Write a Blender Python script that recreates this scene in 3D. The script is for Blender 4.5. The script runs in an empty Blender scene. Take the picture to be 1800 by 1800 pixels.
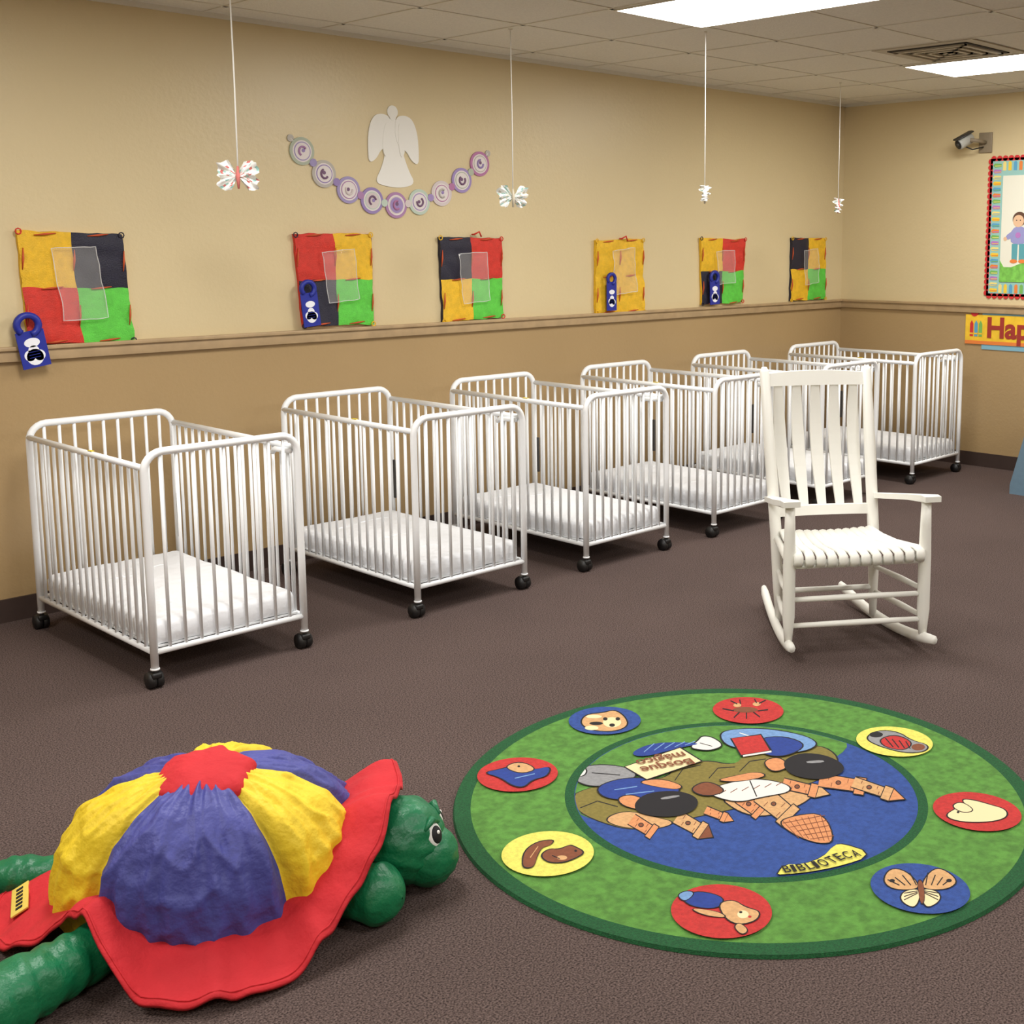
import bpy, bmesh, math, random
from mathutils import Vector, Matrix, noise
random.seed(4)
sin,cos,pi=math.sin,math.cos,math.pi
sc=bpy.context.scene
try:
    sc.view_settings.view_transform='Standard'; sc.view_settings.look='None'
except Exception: pass

def s2l(c):
    return tuple(((x/255)/12.92 if x/255<=0.04045 else (((x/255)+0.055)/1.055)**2.4) for x in c)

MATS={}
def mat(name,rgb,rough=0.6,var=0.0,vscale=30,bump=0.0,bscale=80,metal=0,alpha=1,emit=0,rgb2=None,coat=0,detail=3,bdist=0.01,spec=0.5):
    if name in MATS: return MATS[name]
    m=bpy.data.materials.new(name);m.use_nodes=True
    nt=m.node_tree;N=nt.nodes;L=nt.links
    p=N['Principled BSDF'];c=s2l(rgb)
    p.inputs['Base Color'].default_value=(*c,1);p.inputs['Roughness'].default_value=rough
    p.inputs['Metallic'].default_value=metal;p.inputs['Alpha'].default_value=alpha
    p.inputs['Coat Weight'].default_value=coat
    p.inputs['Specular IOR Level'].default_value=spec
    tc=N.new('ShaderNodeTexCoord')
    if var or rgb2:
        n=N.new('ShaderNodeTexNoise');n.inputs['Scale'].default_value=vscale;n.inputs['Detail'].default_value=detail
        L.new(tc.outputs['Object'],n.inputs['Vector'])
        r=N.new('ShaderNodeValToRGB');v=max(var,0.02)
        c2=s2l(rgb2) if rgb2 else tuple(min(1,x*(1+v)) for x in c)
        c1=c if rgb2 else tuple(x*(1-v) for x in c)
        r.color_ramp.elements[0].color=(*c1,1);r.color_ramp.elements[1].color=(*c2,1)
        r.color_ramp.elements[0].position=.35;r.color_ramp.elements[1].position=.65
        L.new(n.outputs['Fac'],r.inputs['Fac']);L.new(r.outputs['Color'],p.inputs['Base Color'])
    if bump:
        n2=N.new('ShaderNodeTexNoise');n2.inputs['Scale'].default_value=bscale;n2.inputs['Detail'].default_value=4
        L.new(tc.outputs['Object'],n2.inputs['Vector'])
        b=N.new('ShaderNodeBump');b.inputs['Strength'].default_value=bump;b.inputs['Distance'].default_value=bdist
        L.new(n2.outputs['Fac'],b.inputs['Height']);L.new(b.outputs['Normal'],p.inputs['Normal'])
    if emit:
        p.inputs['Emission Color'].default_value=(1,.985,.95,1);p.inputs['Emission Strength'].default_value=emit
    MATS[name]=m;return m

class B:
    def __init__(s): s.v=[];s.f=[];s.m=[];s.sm=[];s.mats=[]
    def mi(s,m):
        if m not in s.mats: s.mats.append(m)
        return s.mats.index(m)
    def add(s,vs,fs,m,smooth=True):
        o=len(s.v);k=s.mi(m);s.v+= [tuple(v) for v in vs]
        for f in fs: s.f.append([i+o for i in f]);s.m.append(k);s.sm.append(smooth)
    def obj(s,name,loc=(0,0,0),rz=0):
        me=bpy.data.meshes.new(name);me.from_pydata(s.v,[],s.f);me.update()
        for m in s.mats: me.materials.append(m)
        for p,k,q in zip(me.polygons,s.m,s.sm): p.material_index=k;p.use_smooth=q
        ob=bpy.data.objects.new(name,me);bpy.context.collection.objects.link(ob)
        ob.location=loc;ob.rotation_euler=(0,0,rz);return ob
    def box(s,c,d,m,R=None,bev=0,seg=2,smooth=False):
        bm=bmesh.new();bmesh.ops.create_cube(bm,size=1)
        bmesh.ops.scale(bm,vec=Vector(d),verts=bm.verts)
        if bev: bmesh.ops.bevel(bm,geom=bm.edges[:],offset=bev,segments=seg,profile=.6,affect='EDGES');smooth=True
        if R is not None: bmesh.ops.transform(bm,matrix=R.to_4x4(),verts=bm.verts)
        bm.verts.index_update()
        s.add([v.co+Vector(c) for v in bm.verts],[[v.index for v in f.verts] for f in bm.faces],m,smooth);bm.free()
    def rng(s,x0,x1,y0,y1,z0,z1,m,bev=0):
        s.box(((x0+x1)/2,(y0+y1)/2,(z0+z1)/2),(abs(x1-x0),abs(y1-y0),abs(z1-z0)),m,bev=bev)
    def tube(s,pts,r,m,n=8,cap=True,flat=None,closed=False):
        pts=[Vector(p) for p in pts];rs=r if isinstance(r,(list,tuple)) else [r]*len(pts)
        vs=[];fs=[];T0=None;K=len(pts)
        for i,p in enumerate(pts):
            if closed:t=pts[(i+1)%K]-pts[i-1]
            else:t=(pts[min(i+1,K-1)]-pts[max(i-1,0)])
            t.normalize()
            if T0 is None:
                a=Vector((0,0,1)) if abs(t.z)<.9 else Vector((0,1,0))
                u=t.cross(a).normalized()
            else:
                u=(T0[1]-t*T0[1].dot(t)).normalized()
            w=t.cross(u);T0=(t,u)
            fx,fy=flat if flat else(1,1)
            for k in range(n):
                a=2*pi*k/n;vs.append(p+u*cos(a)*rs[i]*fx+w*sin(a)*rs[i]*fy)
        for i in range(K if closed else K-1):
            j=(i+1)%K
            for k in range(n):
                fs.append([i*n+k,i*n+(k+1)%n,j*n+(k+1)%n,j*n+k])
        if cap and not closed: fs.append(list(range(n))[::-1]);fs.append([(K-1)*n+k for k in range(n)])
        s.add(vs,fs,m)
    def ell(s,c,r,m,R=None,nu=20,nv=12,fn=None):
        vs=[];fs=[]
        for i in range(nv+1):
            ph=-pi/2+pi*i/nv
            for k in range(nu):
                a=2*pi*k/nu;d=Vector((cos(ph)*cos(a),cos(ph)*sin(a),sin(ph)));q=fn(d) if fn else 1
                p=Vector((d.x*r[0]*q,d.y*r[1]*q,d.z*r[2]*q))
                if R is not None:p=R@p
                vs.append(p+Vector(c))
        for i in range(nv):
            for k in range(nu): fs.append([i*nu+k,i*nu+(k+1)%nu,(i+1)*nu+(k+1)%nu,(i+1)*nu+k])
        s.add(vs,fs,m)
    def plate(s,poly,fn,t,m,smooth=False):
        n=len(poly);vs=[fn(a,b,t) for a,b in poly]+[fn(a,b,0) for a,b in poly]
        fs=[list(range(n))]+[[i,(i+1)%n,n+(i+1)%n,n+i] for i in range(n)]
        s.add(vs,fs,m,smooth)

def circ(cx,cy,r,n=32,ry=None): return [(cx+r*cos(2*pi*k/n),cy+(ry or r)*sin(2*pi*k/n)) for k in range(n)]

# ---------------- dimensions
W=5.48;X=8.08;ZC=2.648;XL=-2.2;YB=-3.2
def wallmat():
    m=bpy.data.materials.new('painted_wall');m.use_nodes=True;nt=m.node_tree;N=nt.nodes;L=nt.links;p=N['Principled BSDF']
    g=N.new('ShaderNodeNewGeometry');s=N.new('ShaderNodeSeparateXYZ');L.new(g.outputs['Position'],s.inputs[0])
    mt=N.new('ShaderNodeMath');mt.operation='GREATER_THAN';mt.inputs[1].default_value=1.13;L.new(s.outputs['Z'],mt.inputs[0])
    mx=N.new('ShaderNodeMix');mx.data_type='RGBA';mx.inputs['A'].default_value=(*s2l((172,145,104)),1);mx.inputs['B'].default_value=(*s2l((216,198,157)),1)
    L.new(mt.outputs[0],mx.inputs['Factor'])
    n=N.new('ShaderNodeTexNoise');n.inputs['Scale'].default_value=1.3;n.inputs['Detail'].default_value=3;L.new(g.outputs['Position'],n.inputs['Vector'])
    mr=N.new('ShaderNodeMapRange');mr.inputs['To Min'].default_value=.95;mr.inputs['To Max'].default_value=1.04;L.new(n.outputs['Fac'],mr.inputs['Value'])
    m2=N.new('ShaderNodeMix');m2.data_type='RGBA';m2.blend_type='MULTIPLY';m2.inputs['Factor'].default_value=1;L.new(mx.outputs['Result'],m2.inputs['A']);L.new(mr.outputs[0],m2.inputs['B'])
    L.new(m2.outputs['Result'],p.inputs['Base Color'])
    p.inputs['Roughness'].default_value=.36;p.inputs['Specular IOR Level'].default_value=.5
    n2=N.new('ShaderNodeTexNoise');n2.inputs['Scale'].default_value=55;n2.inputs['Detail'].default_value=2;L.new(g.outputs['Position'],n2.inputs['Vector'])
    b=N.new('ShaderNodeBump');b.inputs['Strength'].default_value=.25;b.inputs['Distance'].default_value=.004;L.new(n2.outputs['Fac'],b.inputs['Height']);L.new(b.outputs['Normal'],p.inputs['Normal'])
    return m
WM=wallmat()
def carpet():
    m=bpy.data.materials.new('loop_carpet');m.use_nodes=True;nt=m.node_tree;N=nt.nodes;L=nt.links;p=N['Principled BSDF']
    g=N.new('ShaderNodeNewGeometry')
    n=N.new('ShaderNodeTexNoise');n.inputs['Scale'].default_value=210;n.inputs['Detail'].default_value=3;L.new(g.outputs['Position'],n.inputs['Vector'])
    r=N.new('ShaderNodeValToRGB');e=r.color_ramp.elements;e[0].position=.33;e[0].color=(*s2l((48,38,36)),1);e[1].position=.68;e[1].color=(*s2l((114,97,92)),1)
    L.new(n.outputs['Fac'],r.inputs['Fac'])
    n3=N.new('ShaderNodeTexNoise');n3.inputs['Scale'].default_value=1.5;n3.inputs['Detail'].default_value=4;L.new(g.outputs['Position'],n3.inputs['Vector'])
    mr=N.new('ShaderNodeMapRange');mr.inputs['To Min'].default_value=.84;mr.inputs['To Max'].default_value=1.15;L.new(n3.outputs['Fac'],mr.inputs['Value'])
    m2=N.new('ShaderNodeMix');m2.data_type='RGBA';m2.blend_type='MULTIPLY';m2.inputs['Factor'].default_value=1;L.new(r.outputs['Color'],m2.inputs['A']);L.new(mr.outputs[0],m2.inputs['B'])
    L.new(m2.outputs['Result'],p.inputs['Base Color']);p.inputs['Roughness'].default_value=.95;p.inputs['Specular IOR Level'].default_value=.15
    b=N.new('ShaderNodeBump');b.inputs['Strength'].default_value=.6;b.inputs['Distance'].default_value=.006;L.new(n.outputs['Fac'],b.inputs['Height']);L.new(b.outputs['Normal'],p.inputs['Normal'])
    return m
CARP=carpet()
CEIL=mat('ceiling_tile',(228,224,213),.9,.04,90,.3,160)
GRID=mat('ceiling_grid_metal',(222,218,206),.5)
BASE=mat('vinyl_baseboard',(62,48,43),.5,.05)
RAIL=mat('rail_wood',(176,150,114),.45,.08,12)

def room(name,*a,m=WM):
    b=B();b.rng(*a,m);return b.obj(name)
room('floor',XL-.1,X+.1,YB-.1,W+.1,-.1,0,m=CARP)
room('wall_left',XL-.1,X+.1,W,W+.1,0,ZC)
room('wall_back',X,X+.1,YB,W,0,ZC)
room('wall_right',XL-.1,X+.1,YB-.1,YB,0,ZC)
room('wall_front',XL-.1,XL,YB,W,0,ZC)
lights=[(x0,y0) for x0 in(-.82,1.65,4.12,6.57) for y0 in(2.83,-.82)]
b=B();b.rng(XL-.1,X+.1,YB-.1,W+.1,ZC,ZC+.1,CEIL)
x=4.12-.61*12
while x<X:
    if x>XL: b.rng(x-.011,x+.011,YB,W,ZC-.004,ZC+.001,GRID)
    x+=.6085
y=4.045-.61*12
while y<W:
    if y>YB: b.rng(XL,X,y-.011,y+.011,ZC-.004,ZC+.001,GRID)
    y+=.61
b.rng(XL,X,W-.022,W,ZC-.02,ZC+.001,GRID);b.rng(X-.022,X,YB,W,ZC-.02,ZC+.001,GRID)
b.obj('ceiling')
LP=mat('light_diffuser',(255,252,245),.5,emit=23)
for x0,y0 in lights:
    b=B();z=ZC-.006
    b.add([(x0,y0,z),(x0,y0+1.205,z),(x0+.585,y0+1.205,z),(x0+.585,y0,z)],[[0,1,2,3]],LP,False)
    for a in((x0-.012,x0,y0-.01,y0+1.215),(x0+.585,x0+.597,y0-.01,y0+1.215),(x0,x0+.585,y0-.012,y0),(x0,x0+.585,y0+1.205,y0+1.217)):
        b.rng(*a,ZC-.01,ZC,GRID)
    b.obj('ceiling_light_panel')
# vent
DK=mat('dark_slot',(45,42,38),.8)
b=B();vx,vy=6.22,3.55;VM=mat('vent_metal',(186,178,162),.5)
b.rng(vx-.3,vx+.3,vy-.3,vy+.3,ZC-.008,ZC-.002,VM)
for i in range(4):
    h=.24-.06*i;h2=h-.02
    for a in((vx-h,vx+h,vy-h,vy-h2),(vx-h,vx+h,vy+h2,vy+h),(vx-h,vx-h2,vy-h,vy+h),(vx+h2,vx+h,vy-h,vy+h)):
        b.rng(*a,ZC-.012,ZC-.007,DK)
    h-=.024;h2=h-.026
    for a in((vx-h,vx+h,vy-h,vy-h2),(vx-h,vx+h,vy+h2,vy+h),(vx-h,vx-h2,vy-h,vy+h),(vx+h2,vx+h,vy-h,vy+h)):
        b.rng(*a,ZC-.020,ZC-.007,VM)
b.obj('ceiling_vent')
# trims
def rail(name,x0,x1,y0,y1,out):
    b=B();ox,oy=out
    b.rng(x0,x1,y0,y1,1.108,1.162,RAIL,bev=.003)
    b.rng(x0+min(ox,0),x1+max(ox,0),y0+min(oy,0),y1+max(oy,0),1.154,1.172,RAIL,bev=.004)
    b.obj(name)
rail('trim_1',XL,X,W-.022,W,(0,-.012));rail('trim_2',X-.022,X,YB,W-.022,(-.012,0))
room('baseboard_left',XL,X,W-.012,W,0,.1,m=BASE);room('baseboard_back',X-.012,X,YB,W-.012,0,.1,m=BASE)
room('baseboard_right',XL,X-.012,YB,YB+.012,0,.1,m=BASE);room('baseboard_front',XL,XL+.012,YB+.012,W-.012,0,.1,m=BASE)

# ---------------- cribs
WH=mat('white_enamel_metal',(244,246,248),.32)
BL=mat('black_rubber',(28,27,27),.5)
SH=mat('white_sheet',(246,248,252),.8,0,20,.4,14,bdist=.02)
DG=mat('grey_latch',(60,58,56),.5)
YS=mat('yellow_sticker',(236,210,60),.5)
def crib(x,y,w,rz=0,Ld=1.03,first=False):
    b=B();H=.865;R=.07;rt=.0145
    for yy in(0,Ld):
        pts=[(0,yy,.07),(0,yy,.4),(0,yy,H-R)]
        for k in range(1,7): a=k/6*pi/2;pts.append((R-R*cos(a),yy,H-R+R*sin(a)))
        for k in range(0,7): a=k/6*pi/2;pts.append((w-R+R*sin(a),yy,H-R+R*cos(a)))
        pts+=[(w,yy,.4),(w,yy,.07)]
        b.tube(pts,rt,WH,10)
        b.tube([(0,yy,.135),(w,yy,.135)],.0115,WH)
        for i in range(1,10):
            xx=w*i/10;b.tube([(xx,yy,.135),(xx,yy,H-.004)],.0072,WH,6)
        for xx in(0,w):
            b.tube([(xx,yy,.045),(xx,yy,.09)],.009,DG,8)
            b.tube([(xx,yy,.07),(xx,yy,.076)],.017,WH,10)
            c=Vector((xx,yy+.012,.030))
            for o in(-.014,.014): b.tube([c+Vector((o-.011,0,0)),c+Vector((o+.011,0,0))],.030,BL,18)
            b.box((xx,yy+.006,.05),(.038,.05,.022),BL,bev=.007)
    for xx,dx in((0,1),(w,-1)):
        zt=.812
        b.tube([(xx,0,zt),(xx,Ld,zt)],.0125,WH)
        b.tube([(xx,0,.135),(xx,Ld,.135)],.0115,WH)
        for i in range(1,17):
            yy=Ld*i/17;b.tube([(xx,yy,.135),(xx,yy,zt)],.0072,WH,6)
    b.tube([(w-.02,.04,.14),(w-.02,.04,.80)],.005,WH,6)
    b.tube([(w-.02,Ld-.04,.14),(w-.02,Ld-.04,.80)],.005,WH,6)
    b.box((w-.02,Ld-.055,.40),(.012,.016,.20),DG,bev=.003)
    b.tube([(w-.02,.015,.80),(w-.02,.13,.795),(w-.02,.15,.78)],.011,WH,8)
    b.box((0,Ld*.42,.8255),(.012,.035,.002),YS)
    for i in range(6): b.tube([(0,Ld*(i+.5)/6,.14),(w,Ld*(i+.5)/6,.14)],.004,WH,6)
    b.rng(.015,w-.015,.02,Ld-.02,.143,.15,WH)
    x0,x1,y0,y1,zb,zt2=.022,w-.022,.024,Ld-.024,.151,.236
    vs=[];fs=[]
    rings=[(0,zb),(-.006,zb+.02),(-.006,zt2-.02),(.004,zt2-.005),(.018,zt2)]
    def loop(ins):
        P=[]
        a0,a1,b0,b1=x0+ins,x1-ins,y0+ins,y1-ins;r=max(.03-ins,.008)
        for cx_,cy_,s0 in((a1-r,b0+r,-pi/2),(a1-r,b1-r,0),(a0+r,b1-r,pi/2),(a0+r,b0+r,pi)):
            for k in range(5): a=s0+k/4*pi/2;P.append((cx_+r*cos(a),cy_+r*sin(a)))
        Q=[]
        for i in range(len(P)):
            p,q=P[i],P[(i+1)%len(P)];d=math.hypot(q[0]-p[0],q[1]-p[1]);n=12 if d>.1 else 1
            for k in range(n):Q.append((p[0]+(q[0]-p[0])*k/n,p[1]+(q[1]-p[1])*k/n))
        return Q
    n=None
    for ins,z in rings:
        Q=loop(ins);n=len(Q)
        for p in Q:
            wv=.004*noise.noise(Vector((p[0]*18+x,p[1]*18,z*30)));vs.append((p[0]+wv,p[1]+wv,z+wv))
    for i in range(len(rings)-1):
        for k in range(n): fs.append([i*n+k,i*n+(k+1)%n,(i+1)*n+(k+1)%n,(i+1)*n+k])
    fs.append([(len(rings)-1)*n+k for k in range(n)])
    b.add(vs,fs,SH)
    for i in range(6):
        yy=.1+.8*random.random()*Ld;xx=.06+random.random()*(w-.28)
        b.tube([(xx,yy,zt2-.002),(xx+.08,yy+.03*random.uniform(-1,1),zt2+.0005),(xx+.15,yy+.05*random.uniform(-1,1),zt2-.002)],[.001,.0035,.001],SH,6)
    return b.obj('baby_crib',(x,y,0),rz)
for x,y,w in((1.925,4.24,.612),(3.09,4.24,.608),(4.11,4.25,.585),(5.085,4.25,.59),(6.09,4.25,.595),(7.15,4.25,.61)): crib(x,y,w)

# ---------------- rocking chair
CW=mat('white_painted_wood',(244,243,236),.4)
def chair():
    b=B()
    rk=lambda v:.020+(v-.36)**2/3.6
    for s in(-1,1):
        pts=[]
        for i in range(15):
            v=-.02+.80*i/14;u=s*(.29-.11*i/14);pts.append((u,v,rk(v)))
        b.tube(pts,[.017]+[.022]*13+[.015],CW,8,flat=(.85,1.05))
        b.tube([(s*.278,.07,.035),(s*.278,.07,.12),(s*.278,.07,.16),(s*.278,.07,.38),(s*.278,.07,.5),(s*.278,.07,.60)],[.014,.021,.025,.025,.022,.019],CW,12)
        b.tube([(s*.208,.44,.025),(s*.212,.455,.2),(s*.215,.48,.40),(s*.222,.56,.72),(s*.228,.645,1.055),(s*.228,.65,1.078)],[.015,.022,.025,.025,.021,.011],CW,12)
        ap=[(s*.285-.033,.02),(s*.285+.033,.02),(s*.285+.036,.06),(s*.28+.03,.2),(s*.25+.026,.38),(s*.232+.02,.54),(s*.232-.018,.54),(s*.25-.026,.38),(s*.28-.03,.2),(s*.285-.036,.06)]
        az=lambda c:.602-.085*max(0,c-.06)/.48
        b.plate(ap,lambda a,c,h:(a,c,az(c)+h),.022,CW)
        b.plate(ap[::-1],lambda a,c,h:(a,c,az(c)+h),.0,CW)
        for z in(.13,.24): b.tube([(s*.278,.07,z),(s*.25,.25,z),(s*.212,.45,z)],[.010,.013,.010],CW,8)
        b.tube([(s*.278,.07,.372),(s*.212,.475,.372)],.016,CW,8)
    for z in(.12,.225): b.tube([(-.278,.07,z),(0,.07,z),(.278,.07,z)],[.010,.013,.010],CW,8)
    b.tube([(-.278,.07,.365),(.278,.07,.365)],.017,CW,8)
    b.tube([(-.205,.46,.25),(.205,.46,.25)],.012,CW,8);b.tube([(-.21,.45,.15),(.21,.45,.15)],.012,CW,8)
    b.tube([(-.212,.475,.372),(.212,.475,.372)],.015,CW,8)
    n=12
    for i in range(n):
        t=(i+.5)/n*2-1
        pts=[]
        for k,(v,dz) in enumerate([(.048,-.034),(.038,-.014),(.043,.004),(.075,.012),(.15,.004),(.25,-.006),(.36,-.006),(.46,.004)]):
            wd=.272-.07*max(0,(v-.05))/.42
            pts.append((t*wd,v,.392+dz+.010*t*t))
        b.tube(pts,.0185,CW,8,flat=(1.05,.6))
    def bp(z): return .48+(z-.40)*(.165/.645)
    for z0,z1,th in((.46,.50,.012),(.998,1.05,.012)):
        vs=[];fs=[];K=12
        for k in range(K+1):
            u=-.222+.444*k/K;cv=.018*(1-(u/.222)**2)
            zz=z1+(.010*(1-(u/.222)**2) if z1>1 else 0)
            for z,o in((z0,-th),(zz,-th),(zz,th),(z0,th)):
                vs.append((u,bp(z)+cv+o,z))
        for k in range(K):
            for j in range(4): fs.append([k*4+j,k*4+(j+1)%4,(k+1)*4+(j+1)%4,(k+1)*4+j])
        fs+= [[0,1,2,3],[K*4+3,K*4+2,K*4+1,K*4]]
        b.add(vs,fs,CW,False)
    for i in range(5):
        u=-.158+.079*i
        vs=[];fs=[];K=12
        for k in range(K+1):
            z=.48+.53*k/K;s_=k/K;wd=.017+.009*sin(pi*s_);cv=.018*(1-(u/.222)**2)+.03*sin(pi*s_)
            for a,o in((-wd,-.006),(wd,-.006),(wd,.006),(-wd,.006)): vs.append((u*(1+.06*s_)+a,bp(z)+cv+o,z))
        for k in range(K):
            for j in range(4): fs.append([k*4+j,k*4+(j+1)%4,(k+1)*4+(j+1)%4,(k+1)*4+j])
        b.add(vs,fs,CW,False)
    return b.obj('rocking_chair',(3.955,2.55,0),math.atan2(-.6,.8))
chair()

# ---------------- rug
cp=(.1414,.7481)
FW=Vector((cos(cp[1])*cos(cp[0]),sin(cp[1])*cos(cp[0]),-sin(cp[0])));RT=Vector((sin(cp[1]),-cos(cp[1]),0));UP=RT.cross(FW)
RC=(2.697,2.130);RR=.845;RI=.526
def tr(px,py):
    # plan drawing of the rug rectified to metres on the floor, relative to the rug centre
    d=FW*2166.6+RT*(px-1144.8)+UP*(736.4-py);t=-(1.6-.011)/d.z
    return d.x*t-RC[0],d.y*t-RC[1]
g1=mat('rug_dark_green',(22,84,44),.95,.25,180,.6,300);g2=mat('rug_green',(88,140,58),.95,.22,40,.6,300,detail=6)
rb=mat('rug_blue',(48,78,150),.95,.15,60,.6,300);rr=mat('rug_red',(186,48,46),.95,.12,90,.4,300);ry=mat('rug_yellow',(222,214,100),.95,.1,90,.4,300)
rol=mat('rug_olive',(122,110,52),.95,.12,90);rta=mat('rug_tan',(200,156,108),.95,.1,90);ror=mat('rug_peach',(206,138,92),.95,.1,90)
rk=mat('rug_black',(28,26,30),.95);rbr=mat('rug_brown',(122,70,46),.95,.1,90);rg=mat('rug_grey',(138,138,140),.95,.1,90)
rcr=mat('rug_cream',(230,210,164),.95);rw=mat('rug_white',(222,218,212),.95);rnb=mat('rug_royal',(36,60,136),.95,.1,90);rlb=mat('rug_lightblue',(110,146,192),.95,.1,90)
b=B()
def ringp(r0,r1,z0,z1,m,n=128):
    vs=[];fs=[]
    for k in range(n):
        a=2*pi*k/n;vs+=[(r0*cos(a),r0*sin(a),z1),(r1*cos(a),r1*sin(a),z0)]
    for k in range(n):j=(k+1)%n;fs.append([2*k,2*k+1,2*j+1,2*j])
    b.add(vs,fs,m)
ringp(RR-.004,RR,.001,.009,g1);ringp(RR-.05,RR-.004,.0095,.0102,g1);ringp(RI,RR-.05,.0102,.0102,g2);ringp(RI-.028,RI,.0103,.0103,g1)
b.add([((RI-.028)*cos(2*pi*k/96),(RI-.028)*sin(2*pi*k/96),.0102) for k in range(96)],[list(range(96))],rb)
layer=[.0106]
def art(pts,m,clip=True,up=True):
    P=[tr(*p) for p in pts]
    if clip: P=[(p if math.hypot(*p)<RI-.03 else tuple(c*(RI-.03)/math.hypot(*p) for c in p)) for p in P]
    a=sum(P[i][0]*P[(i+1)%len(P)][1]-P[(i+1)%len(P)][0]*P[i][1] for i in range(len(P)))
    if a<0:P=P[::-1]
    z=layer[0];b.add([(p[0],p[1],z) for p in P],[list(range(len(P)))],m,False)
    layer[0]+=.00003
def smooth(pts,k=3):
    for _ in range(k):
        q=[]
        for i in range(len(pts)):
            p0,p1=pts[i],pts[(i+1)%len(pts)]
            q+=[(p0[0]*.75+p1[0]*.25,p0[1]*.75+p1[1]*.25),(p0[0]*.25+p1[0]*.75,p0[1]*.25+p1[1]*.75)]
        pts=q
    return pts
def blob(cx,cy,rx,ry_,m,clip=True,rot=0,n=24):
    art([(cx+rx*cos(2*pi*k/n)*cos(rot)-ry_*sin(2*pi*k/n)*sin(rot),cy+rx*cos(2*pi*k/n)*sin(rot)+ry_*sin(2*pi*k/n)*cos(rot)) for k in range(n)],m,clip)
def line(p,q,w=1.6,m=None,clip=True):
    dx,dy=q[0]-p[0],q[1]-p[1];L_=math.hypot(dx,dy) or 1;nx,ny=-dy/L_*w/2,dx/L_*w/2
    art([(p[0]+nx,p[1]+ny),(q[0]+nx,q[1]+ny),(q[0]-nx,q[1]-ny),(p[0]-nx,p[1]-ny)],m or rk,clip)
def shape(pts,m,clip=True,outline=True,k=2):
    if outline:
        cx=sum(p[0] for p in pts)/len(pts);cy=sum(p[1] for p in pts)/len(pts)
        def grow(p):
            d=math.hypot(p[0]-cx,p[1]-cy) or 1;return(p[0]+(p[0]-cx)/d*3,p[1]+(p[1]-cy)/d*2)
        art(smooth([grow(p) for p in pts],k),rk,clip)
    art(smooth(pts,k),m,clip)
art(smooth([(960,1400),(985,1340),(1080,1290),(1200,1262),(1330,1258),(1450,1275),(1500,1300),(1470,1335),(1400,1345),(1300,1360),(1200,1400),(1120,1440),(1020,1440)],2),g2)
# rolling hills
shape([(1000,1412),(1010,1392),(1090,1372),(1170,1370),(1190,1346),(1240,1336),(1290,1346),(1310,1326),(1350,1314),(1400,1318),(1440,1308),(1475,1330),(1465,1360),(1400,1385),(1300,1420),(1200,1440),(1120,1462),(1040,1440)],rol)
for q in(((1186,1372),(1200,1352),(1232,1344)),((1246,1368),(1262,1350),(1292,1348)),((1300,1356),(1318,1338),(1346,1334)),((1020,1420),(1050,1408),(1086,1418))):
    line(q[0],q[1]);line(q[1],q[2])
# sandcastle towers with crenellated tops and windows
def tower(p0,p1,w0,w1,m,roof=None,win=True):
    dx,dy=p1[0]-p0[0],p1[1]-p0[1];L_=math.hypot(dx,dy);ux,uy=dx/L_,dy/L_;nx,ny=-uy,ux*.8
    q=lambda s,o:(p0[0]+ux*L_*s+nx*o,p0[1]+uy*L_*s*1.0+ny*o)
    for g,mm in((2.2,rk),(0,m)):
        art([q(0,-w0-g),q(.78,-w0*.9-g),q(.78,-w1-g),q(1+g*.01,-w1-g),q(1+g*.01,w1+g),q(.78,w1+g),q(.78,w0*.9+g),q(0,w0+g)],mm)
    line(q(.78,-w1),q(.78,w1))
    if roof: 
        art([q(1,-w1-2),q(1.42,0),q(1,w1+2)],rk);art([q(1.02,-w1+1),q(1.36,0),q(1.02,w1-1)],roof)
    if win: blob(*q(.42,0),5,4,rk);blob(*q(.42,0),3.4,2.6,rbr)
    for t in(.2,.62): line(q(t,-w0*.8),q(t,-w0*.2),1.2,rbr);line(q(t+.08,w0*.2),q(t+.08,w0*.8),1.2,rbr)
shape([(1060,1440),(1100,1424),(1150,1436),(1190,1446),(1150,1458),(1090,1454)],rta)
tower((1110,1440),(1150,1464),12,15,ror);tower((1190,1436),(1236,1462),14,18,rta,rbr);tower((1240,1424),(1276,1438),8,10,ror,ror,False)
shape([(1262,1400),(1320,1388),(1400,1376),(1440,1384),(1420,1408),(1380,1426),(1340,1436),(1300,1428)],rta)
tower((1300,1402),(1338,1430),13,16,ror);tower((1338,1396),(1390,1438),20,24,rta)
shape([(1366,1446),(1400,1434),(1448,1430),(1468,1480),(1440,1484),(1400,1470)],ror)
for i in range(7): line((1376+i*11,1444-i*2),(1404+i*9,1474+i*1),1.2,rbr)
for i in range(5): line((1376+i*12,1448+i*7),(1450+i*4,1434+i*9),1.2,rbr)
tower((1376,1378),(1436,1392),11,14,ror,rta);tower((1440,1372),(1520,1384),14,18,ror,None);tower((1500,1376),(1566,1398),11,14,rta,ror)
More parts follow.
